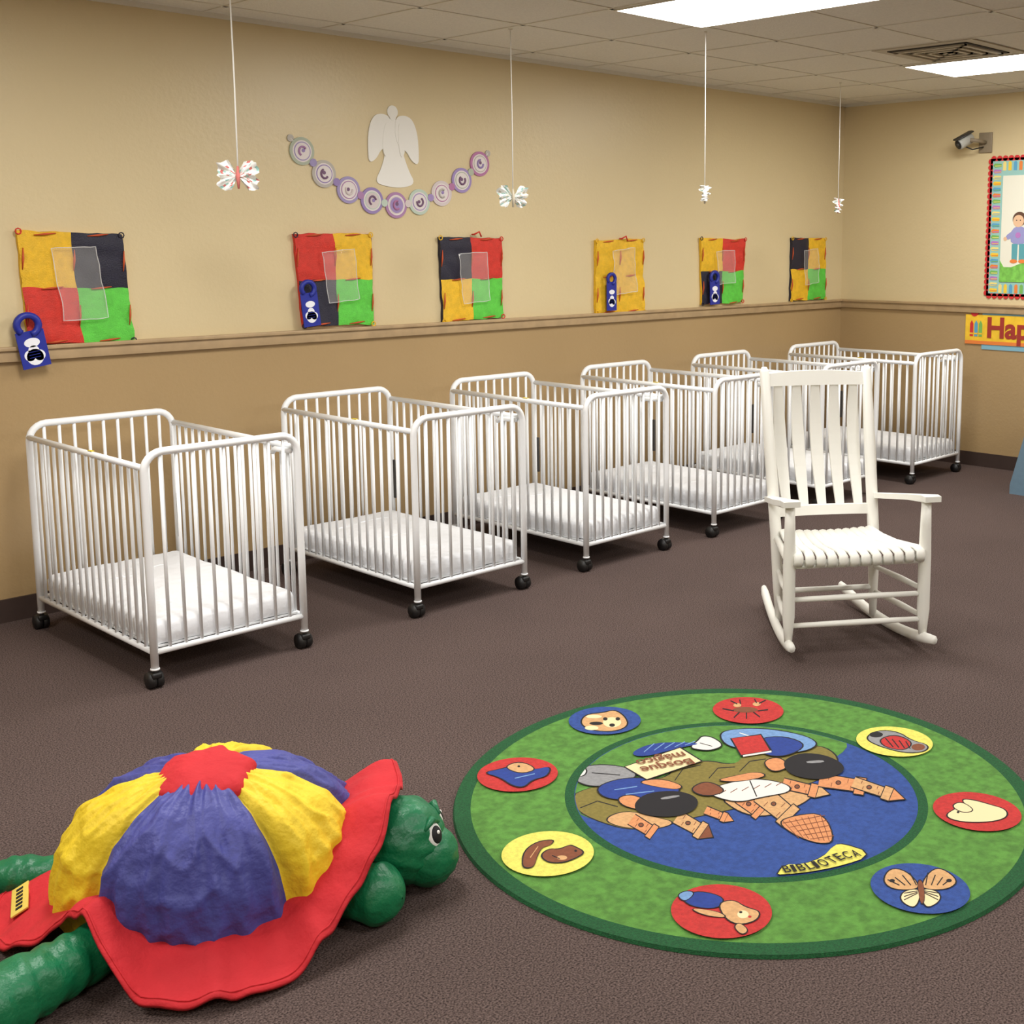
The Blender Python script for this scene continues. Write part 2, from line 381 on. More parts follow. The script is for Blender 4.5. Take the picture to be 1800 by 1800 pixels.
# reading children
shape([(998,1358),(1020,1350),(1060,1345),(1110,1352),(1120,1368),(1080,1380),(1040,1384),(1012,1374)],rg)
line((1040,1360),(1090,1364));shape([(996,1352),(1016,1348),(1032,1354),(1026,1366),(1004,1366)],rw)
shape([(1045,1388),(1080,1372),(1130,1368),(1190,1378),(1195,1398),(1150,1406),(1070,1408)],rnb)
line((1080,1390),(1120,1384),1.6,rlb);line((1100,1398),(1150,1392),1.6,rlb)
shape([(1120,1376),(1160,1370),(1200,1382),(1192,1390),(1150,1384)],ror)
shape([(1085,1404),(1112,1398),(1140,1412),(1130,1426),(1095,1418)],ror)
shape([(1118,1412),(1140,1396),(1190,1392),(1225,1404),(1222,1424),(1190,1436),(1150,1436),(1120,1428)],rk)
art(smooth([(1160,1404),(1192,1399),(1196,1402),(1164,1408)],1),rg)
shape([(1240,1392),(1280,1378),(1330,1370),(1385,1380),(1390,1394),(1340,1402),(1300,1412),(1262,1404)],rw)
for i in range(6): line((1264+i*20,1398-i*3),(1276+i*20,1391-i*3),1.3,rbr)
line((1318,1374),(1330,1402),2)
shape([(1212,1390),(1236,1376),(1258,1380),(1276,1394),(1240,1402)],rbr)
shape([(1258,1374),(1290,1366),(1330,1358),(1350,1366),(1300,1376)],ror)
shape([(1262,1290),(1300,1282),(1360,1284),(1420,1296),(1440,1312),(1400,1326),(1340,1318),(1280,1316)],rlb)
line((1300,1290),(1330,1300),1.6,rw)
shape([(1330,1300),(1380,1296),(1420,1312),(1380,1332),(1340,1328)],rnb)
shape([(1340,1340),(1370,1332),(1388,1350),(1358,1360)],ror)
shape([(1380,1338),(1410,1326),(1450,1330),(1482,1346),(1478,1362),(1440,1372),(1400,1366),(1382,1354)],rk)
art(smooth([(1416,1340),(1446,1338),(1450,1342),(1420,1344)],1),rg)
art([(1283,1300),(1338,1292),(1358,1322),(1302,1332)],rk);art([(1286,1300),(1337,1294),(1353,1321),(1303,1329)],rr);line((1306,1331),(1356,1323),3,rw)
shape([(1212,1316),(1228,1304),(1234,1296),(1252,1298),(1272,1312),(1252,1320),(1234,1320)],rw);line((1230,1308),(1252,1314),1.2)
shape([(1105,1326),(1150,1306),(1240,1308),(1196,1316),(1130,1334)],rnb,outline=False)
for i in range(5): line((1132+i*18,1324-i*3),(1150+i*18,1309-i),1.5,rlb)
art([(1096,1350),(1196,1315),(1236,1340),(1136,1374)],rk);art([(1099,1350),(1195,1317),(1232,1340),(1137,1372)],rcr)
shape([(1364,1544),(1378,1522),(1412,1522),(1446,1510),(1466,1488),(1482,1486),(1526,1500),(1510,1518),(1470,1530),(1420,1538),(1398,1546)],ry,k=1)
def med(px,py,m):
    c=tr(px,py);z=layer[0];r=.121
    b.add([(c[0]+r*cos(2*pi*k/48),c[1]+r*sin(2*pi*k/48),z) for k in range(48)],[list(range(48))],m);layer[0]+=.00003
def S(pts,m,k=2):shape(pts,m,clip=False,k=k)
def bl(*a,**k):blob(*a,clip=False,**k)
def ln(p,q,w=1.6,m=None): line(p,q,w,m,False)
med(1063,1268,rb);med(1315,1250,rr);med(1572,1305,ry);med(1717,1428,rr);med(1617,1563,rb);med(1268,1603,rr);med(963,1502,ry);med(910,1363,rr)
S([(1020,1274),(1030,1258),(1060,1256),(1080,1250),(1098,1262),(1104,1278),(1080,1288),(1040,1286)],rta);bl(1076,1272,16,9,rcr);bl(1076,1277,5,3,rk);bl(1064,1266,4,3,rk);bl(1086,1266,4,3,rk);bl(1044,1262,14,3,rcr);bl(1048,1274,12,3,rk)
bl(1040,1282,12,4,rcr)
bl(1310,1250,22,5,rbr);bl(1296,1242,7,3.5,rta);bl(1330,1240,7,3.5,rta)
for p,q in(((1296,1240),(1284,1234)),((1302,1240),(1300,1232)),((1330,1238),(1326,1231)),((1334,1239),(1346,1233)),((1290,1252),(1270,1248)),((1332,1252),(1350,1250)),((1300,1254),(1290,1264)),((1312,1255),(1312,1266)),((1324,1254),(1336,1263))): ln(p,q,2)
S([(1520,1300),(1545,1286),(1580,1290),(1600,1304),(1632,1312),(1626,1324),(1590,1326),(1545,1314)],rg);S([(1545,1302),(1575,1294),(1605,1308),(1590,1322),(1556,1316)],rr);bl(1540,1294,12,5,rk);bl(1614,1316,12,6,rbr)
for i in range(4): ln((1556+i*12,1300+i*2),(1570+i*10,1316+i),2)
S([(1660,1438),(1680,1424),(1700,1420),(1690,1408),(1712,1410),(1740,1418),(1768,1426),(1770,1440),(1740,1448),(1690,1448)],rcr);S([(1672,1420),(1690,1412),(1714,1428),(1692,1432)],rcr);bl(1684,1431,2.5,2,rk)
for sx in(-1,1):
    S([(1618,1562),(1618+sx*22-4,1534),(1618+sx*46-8,1530),(1618+sx*66,1552),(1618+sx*50,1566),(1618+sx*18,1568)],rta)
    S([(1618,1566),(1618+sx*30,1570),(1618+sx*36,1586),(1618+sx*14,1600),(1618+sx*4,1590)],rcr)
    for i in range(4): ln((1619+sx*(8+i*10),1560),(1618+sx*(16+i*13)-3,1538+i*4),2)
    for i in range(3): ln((1619+sx*6,1570+i*2),(1619+sx*30,1574+i*6),1.6)
    bl(1618+sx*50,1552,5,3,rk)
S([(1612,1552),(1622,1552),(1626,1586),(1618,1596)],rbr)
S([(1196,1580),(1230,1570),(1275,1582),(1262,1602),(1215,1598)],rnb);S([(1262,1592),(1290,1586),(1310,1600),(1336,1606),(1330,1622),(1300,1630),(1276,1620)],rta)
S([(1190,1578),(1206,1570),(1222,1574),(1204,1590)],rlb);S([(1210,1600),(1260,1606),(1280,1618),(1240,1614)],rta);bl(1306,1612,10,7,rcr);bl(1302,1608,3,2,rk);bl(1318,1616,3,2,rr);S([(1300,1626),(1316,1640),(1304,1648),(1290,1634)],rta)
S([(918,1526),(922,1500),(944,1484),(974,1480),(968,1490),(952,1494),(944,1508),(940,1526),(928,1530)],rbr);S([(950,1508),(966,1496),(984,1498),(1000,1490),(1008,1492),(1028,1502),(1012,1512),(990,1520),(964,1520)],rbr)
bl(988,1512,9,4,rta);bl(1012,1500,2.5,2,rk);ln((970,1508),(984,1514));ln((932,1512),(946,1492),1.4,rta)
S([(850,1362),(880,1356),(905,1350),(935,1358),(968,1350),(962,1368),(935,1374),(920,1388),(900,1384),(880,1370)],rnb);S([(885,1352),(915,1342),(945,1356),(915,1364)],rta)
ln((905,1372),(940,1364),1.6,rlb);bl(912,1351,2.4,1.8,rk)
rug=b.obj('round_storytime_rug',(RC[0],RC[1],0))
TZ=layer[0]+.0008
def flattext(txt,pa,pb,hgt,m,flip=False,name='rug_lettering',parent=None):
    a=Vector((*tr(*pa),0));c=Vector((*tr(*pb),0))
    cu=bpy.data.curves.new(name,'FONT');cu.body=txt;cu.size=1;cu.align_x='CENTER';cu.align_y='CENTER';cu.offset=.012
    ob=bpy.data.objects.new(name,cu);bpy.context.collection.objects.link(ob);bpy.context.view_layer.update()
    wd=ob.dimensions.x;d=c-a;ang=math.atan2(d.y,d.x)+(pi if flip else 0)
    me=bpy.data.meshes.new_from_object(ob);bpy.data.objects.remove(ob)
    ob=bpy.data.objects.new(name,me);bpy.context.collection.objects.link(ob);me.materials.clear();me.materials.append(m)
    ob.location=((a.x+c.x)/2,(a.y+c.y)/2,TZ);ob.rotation_euler=(0,0,ang);ob.scale=(d.length/wd,hgt,1)
    ob.parent=parent;return ob
path=[(1374,1534),(1410,1530),(1446,1523),(1478,1510),(1512,1504)]
def along(t):
    i=min(int(t*4),3);f_=t*4-i;return tuple(path[i][k]*(1-f_)+path[i+1][k]*f_ for k in(0,1))
WD=[1,.55,1,.85,.55,1.1,.9,.85,1,1];tot=sum(WD);acc=0
for ch,wd in zip('BIBLIOTECA',WD):
    flattext(ch,along((acc+wd*.12)/tot),along((acc+wd*.88)/tot),.05,rk,parent=rug);acc+=wd
flattext('Bosque',(1128,1357),(1218,1341),.062,rbr,True,parent=rug);flattext('m\u00e1gico',(1120,1345),(1204,1329),.062,rbr,True,parent=rug)

# ---------------- turtle
TR=mat('turtle_red_cloth',(200,32,42),.8,.06,8,.6,26,bdist=.012);TY=mat('turtle_yellow_nylon',(236,204,40),.6,.06,8,.7,16,bdist=.02)
TB=mat('turtle_blue_nylon',(70,74,150),.55,.07,8,.7,16,bdist=.02);TG=mat('turtle_green_nylon',(14,112,70),.42,.1,10,.6,28,bdist=.012)
TKW=mat('turtle_label',(228,200,90),.6)
b=B();C0=Vector((1.37,2.735,0));Rd=.35;Hd=.295;zb=.07
NA=400;NR=72
bounds=[190,270,325,378,435,490,550]
cols=[TB,TY,TB,TY,TB,TY]
def panel(deg):
    d=deg%360
    if d<190:d+=360
    for i in range(6):
        if bounds[i]<=d<bounds[i+1]: return i,min(d-bounds[i],bounds[i+1]-d),(d-bounds[i])/(bounds[i+1]-bounds[i])
    return 5,0,0
OFF=Vector((-.052,-.072,0))
def ridge(v): return 1-abs(noise.noise(v))*2
def domept(i,k):
    deg=360*k/NA;a=math.radians(deg);t=i/NR;ph=-0.6+(pi/2+.6)*t
    pi_,dd,fr=panel(deg)
    rad=Rd*(max(cos(ph),0)**.76);z=zb+Hd*(sin(ph) if ph>0 else sin(ph)*.4)
    pinch=1-.075*math.exp(-(dd/3.0)**2)*min(1,cos(ph)*1.6)
    bul=1+.035*sin(pi*fr)
    w=(1-t)**1.2;w2=max(0,t-.5)/.5
    ga=sin(deg*.55+5*noise.noise(Vector((deg*.05,0,t*2.5))))
    wr=1+w*.022*ga+.014*w2*sin(deg*.6+2*noise.noise(Vector((deg*.05,3,0))))+.045*noise.noise(Vector((cos(a)*2.6,sin(a)*2.6,t*2.6)))+.028*ridge(Vector((cos(a)*4.5+7,sin(a)*4.5,t*6)))**2-.014+.012*ridge(Vector((cos(a)*11,sin(a)*11,t*8+4)))
    q=pinch*bul*wr
    off=OFF*max(0,sin(ph))
    return Vector((rad*q*cos(a),rad*q*sin(a),z*(1+.6*(q-1))))+C0+off
vs=[domept(i,k) for i in range(NR+1) for k in range(NA)]
groups={}
for i in range(NR):
    for k in range(NA):
        m=cols[panel(360*(k+.5)/NA)[0]];groups.setdefault(m,[]).append([i*NA+k,i*NA+(k+1)%NA,(i+1)*NA+(k+1)%NA,(i+1)*NA+k])
o=len(b.v);b.v+=[tuple(v) for v in vs]
for m,fs in groups.items():
    mi=b.mi(m)
    for f in fs:b.f.append([j+o for j in f]);b.m.append(mi);b.sm.append(True)
# puffy red hexagonal top cap
top=C0+OFF+Vector((-.016,-.022,zb+Hd-.018))
vs=[];fs=[];n=96;K=16
for i in range(K+1):
    t=i/K
    for k in range(n):
        a=2*pi*k/n;hx=.9/max(.866,cos(((a+.3)%(pi/3))-pi/6))
        if t<.25: r=.118*hx*(.93+.07*t/.25);z=-.03+.04*t/.25
        else:
            s_=(t-.25)/.75;r=.118*hx*cos(s_*pi/2)**.8;z=.010+.036*sin(s_*pi/2)
        nn=noise.noise(Vector((cos(a)*2.4*(1-t),sin(a)*2.4*(1-t),1)))*.010+noise.noise(Vector((cos(a)*5,sin(a)*5,t*3)))*.006*(1-t)
        vs.append(top+Vector((r*cos(a)*(1+nn*4),r*sin(a)*(1+nn*4),z+nn-r*cos(a-math.radians(225))*.16)))
for i in range(K):
    for k in range(n): fs.append([i*n+k,i*n+(k+1)%n,(i+1)*n+(k+1)%n,(i+1)*n+k])
b.add(vs,fs,TR)
# brim
NB=300;M=16
def br(k,j):
    deg=360*k/NB;a=math.radians(deg);t=j/M
    dh=((deg+38+180)%360-180);hd=math.exp(-(abs(dh)/42)**3)
    lnn=math.exp(-(((deg-200+180)%360-180)/17)**2)
    ro=.485-.035*hd-.045*lnn+.026*cos(math.radians(4*(deg-148)))*(1-hd)+.014*noise.noise(Vector((cos(a)*3,sin(a)*3,5)))
    zo=.012+.235*hd+.150*lnn+.012*(1+sin(deg*.19+2*noise.noise(Vector((cos(a)*2,sin(a)*2,1)))))
    ri=.29;zi=.085+.13*hd+.06*lnn
    r=ri+(ro-ri)*t;s=t*t*(3-2*t)
    z=zi*(1-s)+zo*s+.022*sin(pi*t)+t*(.016*noise.noise(Vector((cos(a)*6,sin(a)*6,t*2)))+.005*sin(deg*.5+noise.noise(Vector((deg*.05,1,0)))*7))
    return Vector((r*cos(a),r*sin(a),max(z,.009)))+C0
vs=[];fs=[]
for j in range(M+1):
    for k in range(NB): vs.append(br(k,j))
for k in range(NB):
    p=br(k,M);vs.append(p-Vector((0,0,.008)))
for j_ in(12,8,4,1):
    for k in range(NB):
        p=br(k,j_);vs.append(p-Vector((0,0,.008)))
for j in range(M+5):
    for k in range(NB): fs.append([j*NB+k,(j+1)*NB+k,(j+1)*NB+(k+1)%NB,j*NB+(k+1)%NB])
b.add(vs,fs,TR)
# hem stitching ridge
b.tube([br(k,M-1)+Vector((0,0,.001)) for k in range(0,NB,2)],.0022,TR,6,closed=True)
def limb(p0,p1,r0,r1,m=TG,rings=16,ripple=.05,seedv=0):
    p0=Vector(p0);p1=Vector(p1);K=60;nn=32;ax=(p1-p0).normalized();u=ax.cross(Vector((0,0,1))).normalized();w=u.cross(ax)
    vs=[];fs=[]
    for i in range(K+1):
        t=i/K;e=1 if t<.75 else math.sqrt(max(0,1-((t-.75)/.25)**2))
        for k in range(nn):
            a=2*pi*k/nn
            q=(r0+(r1-r0)*t)*max(e,.03)*(1+ripple*sin(t*rings*2.6+noise.noise(Vector((t*4,seedv,cos(a))))*5)+.06*noise.noise(Vector((cos(a)*2,sin(a)*2,t*6+seedv))))
            vs.append(p0.lerp(p1,t)+u*cos(a)*q+w*sin(a)*q)
    for i in range(K):
        for k in range(nn): fs.append([i*nn+k,i*nn+(k+1)%nn,(i+1)*nn+(k+1)%nn,(i+1)*nn+k])
    b.add(vs,fs,m)
limb((1.14,2.64,.066),(.64,2.49,.078),.050,.082,rings=20,seedv=1)
limb((1.20,2.92,.055),(.975,3.13,.056),.042,.052,seedv=2)
limb((1.45,2.58,.07),(1.59,2.275,.074),.052,.076,rings=9,seedv=3)
limb((1.55,2.85,.06),(1.74,2.90,.062),.045,.055,seedv=4)
hfn=lambda d:1+.03*sin(d.z*16+d.x*5)*(1-abs(d.z))+.04*noise.noise(d*3)
b.ell((1.705,2.435,.122),(.108,.108,.108),TG,fn=hfn,nu=48,nv=32)
b.ell((1.745,2.385,.085),(.078,.078,.076),TG,fn=hfn,nu=32,nv=20)
b.tube([(1.50,2.64,.11),(1.64,2.5,.115)],[.08,.09],TG,20)
EW=mat('felt_white',(235,235,230),.8);EK=mat('felt_black',(20,20,22),.7)
for ang in(-72,-8):
    a=math.radians(ang);d=Vector((cos(a),sin(a),.32)).normalized();c=Vector((1.708,2.432,.125))+d*.098
    Rq=d.to_track_quat('Z','Y').to_matrix()
    b.ell(c,(.026,.032,.012),EW,R=Rq);b.ell(c+d*.006,(.019,.023,.010),EK,R=Rq);b.ell(c+d*.013+Vector((0,0,.006)),(.005,.005,.004),EW,R=Rq)
    b.tube([c+Rq@Vector((-.03,.022,.0)),c+Rq@Vector((0,.038,.006)),c+Rq@Vector((.03,.022,.0))],[.004,.010,.004],TG,8)
# sewn label on the brim
k_=int(150/360*NB);pc=br(k_,10);po=br(k_,14);pt=br(k_+6,10)
rx_=(pt-pc).normalized();ry2=(po-pc).normalized();nz=rx_.cross(ry2).normalized()
if nz.z<0:nz=-nz
ry2=nz.cross(rx_).normalized();Rl=Matrix((rx_,ry2,nz)).transposed()
pcen=br(k_,11)+nz*.006
b.box(pcen,(.13,.042,.005),TKW,R=Rl,bev=.0015)
for i in range(6): b.box(pcen+Rl@Vector((-.045+.018*i,0,.003)),(.009,.016,.002),EK,R=Rl)
b.obj('plush_turtle_floor_cushion')

# ---------------- paper bows on strings
ST=mat('white_string',(240,238,232),.8)
PW=mat('patterned_paper',(248,248,245),.7);PC=mat('paper_spots_teal',(160,205,198),.7);PR=mat('paper_spots_coral',(215,120,115),.7);PY=mat('paper_tan',(205,196,176),.7)
def bow(x,y,zb_,rz,size,tint,sr,k2=.1):
    b=B()
    b.tube([(0,0,ZC-zb_),(0.002,0,(ZC-zb_)*.5),(0,0,0)],sr,ST,6)
    b.box((0,0,ZC-zb_-.003),(.02,.012,.006),GRID)
    for s in(-1,1):
        for layer_,(sz,c_,hw) in enumerate(((1,.46,.62),(.92,-.5,.55))):
            vs=[];fs=[];A=12;K=7
            for i in range(A+1):
                an=c_-hw+2*hw*i/A
                prof=.72+.28*sin(pi*i/A)+.12*noise.noise(Vector((i*.8,s*3+layer_,size*50)))
                for j in range(K+1):
                    r=size*sz*j/K*prof;pl=.016*sin(i*1.25+j*.3)*(j/K)
                    vs.append((s*r*cos(an),pl+.014*s*(layer_-.5)*j/K+.018*noise.noise(Vector((i*.3,j*.4,s*2+layer_))),r*sin(an)*1.0))
            for i in range(A):
                for j in range(K): fs.append([i*(K+1)+j,(i+1)*(K+1)+j,(i+1)*(K+1)+j+1,i*(K+1)+j+1])
            o=len(b.f);b.add(vs,fs,PW,True)
            for q in range(o,len(b.f)):
                r_=random.random()
                if r_<k2*.5:b.m[q]=b.mi(tint)
                elif r_<k2:b.m[q]=b.mi(PC)
    b.tube([(0,0,.04),(.001,-.004,0),(0,0,-.05)],[.004,.010,.004],tint,8)
    b.obj('hanging_paper_butterfly',(x,y,zb_),rz)
bow(2.59,4.69,1.87,-.85,.096,PR,.0035,.22);bow(4.13,4.78,1.83,-.4,.085,PY,.0028,.3);bow(4.85,4.13,1.85,.5,.062,PY,.0022);bow(6.96,4.76,1.85,.35,.075,PR,.0026)

# ---------------- wall panels
QY=mat('mesh_yellow',(232,184,36),.6,.08,40,.4,200);QR=mat('mesh_red',(206,48,34),.6,.08,40,.4,200);QN=mat('mesh_navy',(26,24,46),.5,.1,40,.4,200);QG=mat('mesh_green',(92,200,66),.6,.08,40,.4,200)
QT=mat('orange_tie',(196,80,36),.6);PL=mat('clear_vinyl',(245,245,245),.08,alpha=.14,coat=1);PE=mat('clear_vinyl_edge',(235,235,235),.2,alpha=.5)
TAGB=mat('tag_blue',(30,44,150),.45);TAGW=mat('tag_white',(240,242,250),.6)
def onw(y_=W): return lambda a,c,h:(a,y_-h,c)
def quilt(TLx,TLz,TRx,TRz,BRx,BRz,BLx,BLz,c4,pocket):
    b=B();n=20
    def P(u,v,h=0):
        x=(TLx*(1-u)+TRx*u)*(1-v)+(BLx*(1-u)+BRx*u)*v;z=(TLz*(1-u)+TRz*u)*(1-v)+(BLz*(1-u)+BRz*u)*v
        x+=.008*noise.noise(Vector((v*7,TLx,u)));z+=.008*noise.noise(Vector((u*7,TLx,3)))
        return Vector((x,W-.012-h-.014*abs(noise.noise(Vector((u*5+TLx,v*5,0))))-.006*(min(1,abs(u-.5)*9)*min(1,abs(v-.5)*9)),z))
    vs=[P(i/n,j/n) for j in range(n+1) for i in range(n+1)]
    for qi,m in enumerate(c4):
        fs=[]
        for j in range(n):
            for i in range(n):
                if (i>=n//2)+2*(j>=n//2)==qi: fs.append([j*(n+1)+i,(j+1)*(n+1)+i,(j+1)*(n+1)+i+1,j*(n+1)+i+1])
        used=sorted({q for f in fs for q in f});mp={q:k for k,q in enumerate(used)}
        b.add([vs[q] for q in used],[[mp[q] for q in f] for f in fs],m)
    bd=[(u/10,0) for u in range(11)]+[(1,v/10) for v in range(1,11)]+[(1-u/10,1) for u in range(1,11)]+[(0,1-v/10) for v in range(1,10)]
    front=[P(u,v) for u,v in bd];back=[Vector((p.x,W-.001,p.z)) for p in front];k=len(bd)
    b.add(front+back,[[i,(i+1)%k,k+(i+1)%k,k+i] for i in range(k)],c4[0],False)
    for u,v in [(.25,0.02),(.75,.02),(.25,.98),(.75,.98),(.02,.25),(.02,.75),(.98,.25),(.98,.75),(.27,.5),(.73,.5),(.5,.25),(.5,.75)]:
        hor=v in(.02,.98,.5);p=P(u,v,.004);d=Vector((.045,0,.004)) if hor else Vector((.004,0,.045))
        b.tube([p-d,p-Vector((0,.004,0)),p+d],[.002,.005,.002],QT,6)
    for u,v in((.01,.01),(.99,.01),(.01,.99),(.99,.99)):
        p=P(u,v,.0);b.tube([p+Vector((.012*cos(a),-.004,.012*sin(a))) for a in [k*pi/4 for k in range(8)]],.003,c4[2 if u<.5 else 1],6,closed=True)
    u0,v0,u1,v1=pocket
    K=8;pv=[]
    for j in range(K+1):
        for i in range(K+1):
            uu=u0+(u1-u0)*i/K+.05*j/K;vv=v0+(v1-v0)*j/K-.03*i/K
            pv.append(P(min(uu,1),vv,.022+.010*noise.noise(Vector((i*.5,j*.5,TLx)))))
    b.add(pv,[[j*(K+1)+i,(j+1)*(K+1)+i,(j+1)*(K+1)+i+1,j*(K+1)+i+1] for j in range(K) for i in range(K)],PL)
    rim=[pv[i] for i in range(K+1)]+[pv[j*(K+1)+K] for j in range(1,K+1)]+[pv[K*(K+1)+i] for i in range(K-1,-1,-1)]+[pv[j*(K+1)] for j in range(K-1,0,-1)]
    b.tube(rim,.0022,PE,6,closed=True)
    b.obj('mesh_pocket_panel')
Y_,R_,N_,G_=QY,QR,QN,QG
for a in[(2.005,1.655,2.445,1.64,2.475,1.165,2.02,1.18,(Y_,N_,R_,G_),(.28,.15,.70,.8)),
 (3.30,1.65,3.75,1.65,3.745,1.18,3.33,1.19,(R_,Y_,N_,G_),(.3,.2,.72,.75)),
 (4.19,1.635,4.63,1.63,4.63,1.18,4.20,1.17,(N_,R_,Y_,G_),(.25,.2,.7,.8)),
 (5.38,1.62,5.81,1.63,5.82,1.165,5.38,1.17,(Y_,Y_,Y_,Y_),(.3,.15,.75,.75)),
 (6.38,1.635,6.85,1.63,6.83,1.19,6.39,1.185,(Y_,R_,N_,G_),(.3,.2,.7,.7)),
 (7.40,1.64,7.83,1.64,7.84,1.18,7.40,1.18,(N_,Y_,Y_,G_),(.3,.2,.7,.75))]: quilt(*a)
def tag(x,z,w,h,rot=0,yo=.028,m=None):
    b=B();m=m or TAGB
    Rm=Matrix.Rotation(rot,3,'Y')
    def fn(a,c,hh): p=Rm@Vector((a,0,c));return (p.x,-hh,p.z)
    r=w*.30;hc=h*.32
    b.plate([(-w/2,-h/2),(w/2,-h/2),(w/2,hc-r-.004),(-w/2,hc-r-.004)],fn,.005,m)
    ring=[fn(w*.38*cos(t),hc+w*.36*sin(t),.0025) for t in [-pi/2+.15+k*(2*pi-1.0)/20 for k in range(21)]]
    b.tube(ring,w*.13,m,6)
    b.plate([(-w/2,hc-r-.005),(w/2,hc-r-.005),(w/2,hc-w*.22),(-w/2,hc-w*.22)],fn,.0048,m)
    for cx_,cz_,rr_ in((0,-h*.30,w*.30),(-w*.17,-h*.26,w*.2),(w*.17,-h*.28,w*.2),(0,-h*.18,w*.2)):
        b.plate(circ(cx_,cz_,rr_,20),fn,.0062,TAGW)
    b.plate(circ(0,-h*.02,w*.28,20,w*.17),fn,.0062,TAGW)
    for i in range(3): b.plate([(-w*.2,-h*.31+i*.012),(w*.2,-h*.31+i*.012),(w*.2,-h*.31+i*.012+.002),(-w*.2,-h*.31+i*.012+.002)],fn,.0068,TAGB)
    b.obj('door_hanger_tag',(x,W-yo,z))
tag(2.02,1.192,.115,.22,-.16,.05);tag(3.355,1.305,.095,.23,-.1,.045);tag(5.49,1.305,.085,.24,.0,.045);tag(6.49,1.30,.10,.225,-.03,.045)
for nm,x,z,c in(('wall_hook',5.60,1.63,QR),('wall_hook',4.42,1.65,QR)):
    b=B();b.tube([(0,0,0),(0,-.02,0),(.03,-.028,.015),(.05,-.02,-.012)],.005,c,6);b.obj(nm,(x,W-.012,z))

# ---------------- angel cutout
PA=mat('white_paper',(240,238,232),.8)
b=B();f=onw(0)
b.plate(circ(0,.385,.033,24),f,.004,PA)
b.plate(smooth([(-.03,.35),(.03,.35),(.04,.29),(.05,.2),(.09,.09),(.135,.02),(.05,-.005),(-.05,.0),(-.125,.02),(-.075,.1),(-.045,.2),(-.04,.29)],2),f,.004,PA)
for s in(-1,1):
    w_=smooth([(s*.01,.355),(s*.07,.375),(s*.125,.355),(s*.155,.28),(s*.16,.18),(s*.155,.115),(s*.11,.14),(s*.08,.19),(s*.015,.22)],2)
    b.plate(w_ if s>0 else w_[::-1],f,.006,PA)
    a_=smooth([(s*.03,.33),(s*.055,.32),(s*.075,.2),(s*.05,.14),(s*.03,.2)],2)
    b.plate(a_ if s>0 else a_[::-1],f,.0075,PA)
b.plate(circ(0,.36,.02,16),f,.005,PA)
b.obj('paper_angel_cutout',(3.915,W-.001,1.895))
gs=[(3.37,2.05),(3.49,1.945),(3.63,1.87),(3.77,1.82),(3.92,1.80),(4.07,1.82),(4.22,1.87),(4.36,1.945),(4.49,2.04)]
GC=[mat('garland_sage',(176,184,166),.7),mat('garland_grey',(186,180,172),.7),mat('garland_lilac',(160,148,190),.7),mat('garland_purple',(150,130,182),.7),mat('garland_mauve',(172,130,172),.7),mat('garland_mint',(190,206,192),.7),mat('garland_cream',(212,200,200),.7),mat('garland_violet',(160,140,190),.7),mat('garland_rose',(180,120,162),.7)]
GI=mat('garland_inner',(226,218,216),.7);GP=mat('garland_print',(120,90,120),.7)
b=B()
chain=[(3.31,2.11)]+gs+[(4.55,2.10)]
b.tube([(x-3.9,-.004,z-1.9) for x,z in chain],.003,ST,6)
for i,(x,z) in enumerate(gs):
    cx_,cz_=x-3.9,z-1.9
    b.plate(circ(cx_,cz_,.068,36),f,.007,GC[i]);b.plate(circ(cx_,cz_,.053,32),f,.008,GI);b.plate(circ(cx_,cz_,.046,32),f,.009,GC[(i+2)%9]);b.plate(circ(cx_,cz_,.041,32),f,.010,GI if i not in(3,4) else GC[(i+3)%9])
    an=[.6,1.9,2.6,.2,1.2,3.0,.9,2.2,1.5][i]
    b.tube([Vector((cx_+.020*cos(t),-.0115,cz_+.022*sin(t))) for t in [an+k*(3.6+i*.15)/12 for k in range(13)]],.0055,GP if i%2 else GC[(i+4)%9],6)
    b.plate(circ(cx_+.006*cos(an),cz_+.006*sin(an),.009,12),f,.012,GP if i%3 else GC[3])
for i in range(8):
    (x0,z0),(x1,z1)=gs[i],gs[i+1];b.plate(circ((x0+x1)/2-3.9,(z0+z1)/2-1.9,.02,14),f,.009,GC[(i+2)%9])
for x,z in(chain[0],chain[-1]): b.plate(circ(x-3.9,z-1.9,.018,12),f,.006,GC[1])
b.obj('paper_circle_garland',(3.9,W-.001,1.9))

# ---------------- back wall things
fx=lambda a,c,h:(-h,a,c)
PB=mat('poster_red',(206,44,48),.6);PWh=mat('poster_paper',(232,230,214),.5);PGr=mat('poster_grass',(120,190,80),.6,.2,30);PLv=mat('poster_lavender',(150,150,200),.6)
cr=[mat('crayon_%d'%i,c,.6) for i,c in enumerate([(240,200,60),(90,160,200),(230,130,60),(120,180,90),(180,120,190),(235,215,130)])]
b=B();y0,y1,z0,z1=-.78,0,0,.955
def rect(a0,a1,c0,c1): return [(a0,c0),(a0,c1),(a1,c1),(a1,c0)]
b.plate(rect(y0,y1,z0,z1),fx,.006,PB)
n_=24
for i in range(n_):
    z=z0+(i+.5)*(z1-z0)/n_
    b.plate(circ(y1,z,.019,12)[::-1],fx,.006,PB);b.plate(circ(y0,z,.019,12)[::-1],fx,.006,PB)
for i in range(18):
    y=y0+(i+.5)*(y1-y0)/18
    for z in(z0,z1): b.plate(circ(y,z,.019,12)[::-1],fx,.006,PB)
b.plate(rect(y0+.018,y1-.018,z0+.018,z1-.018),fx,.008,mat('poster_teal',(150,196,190),.6))
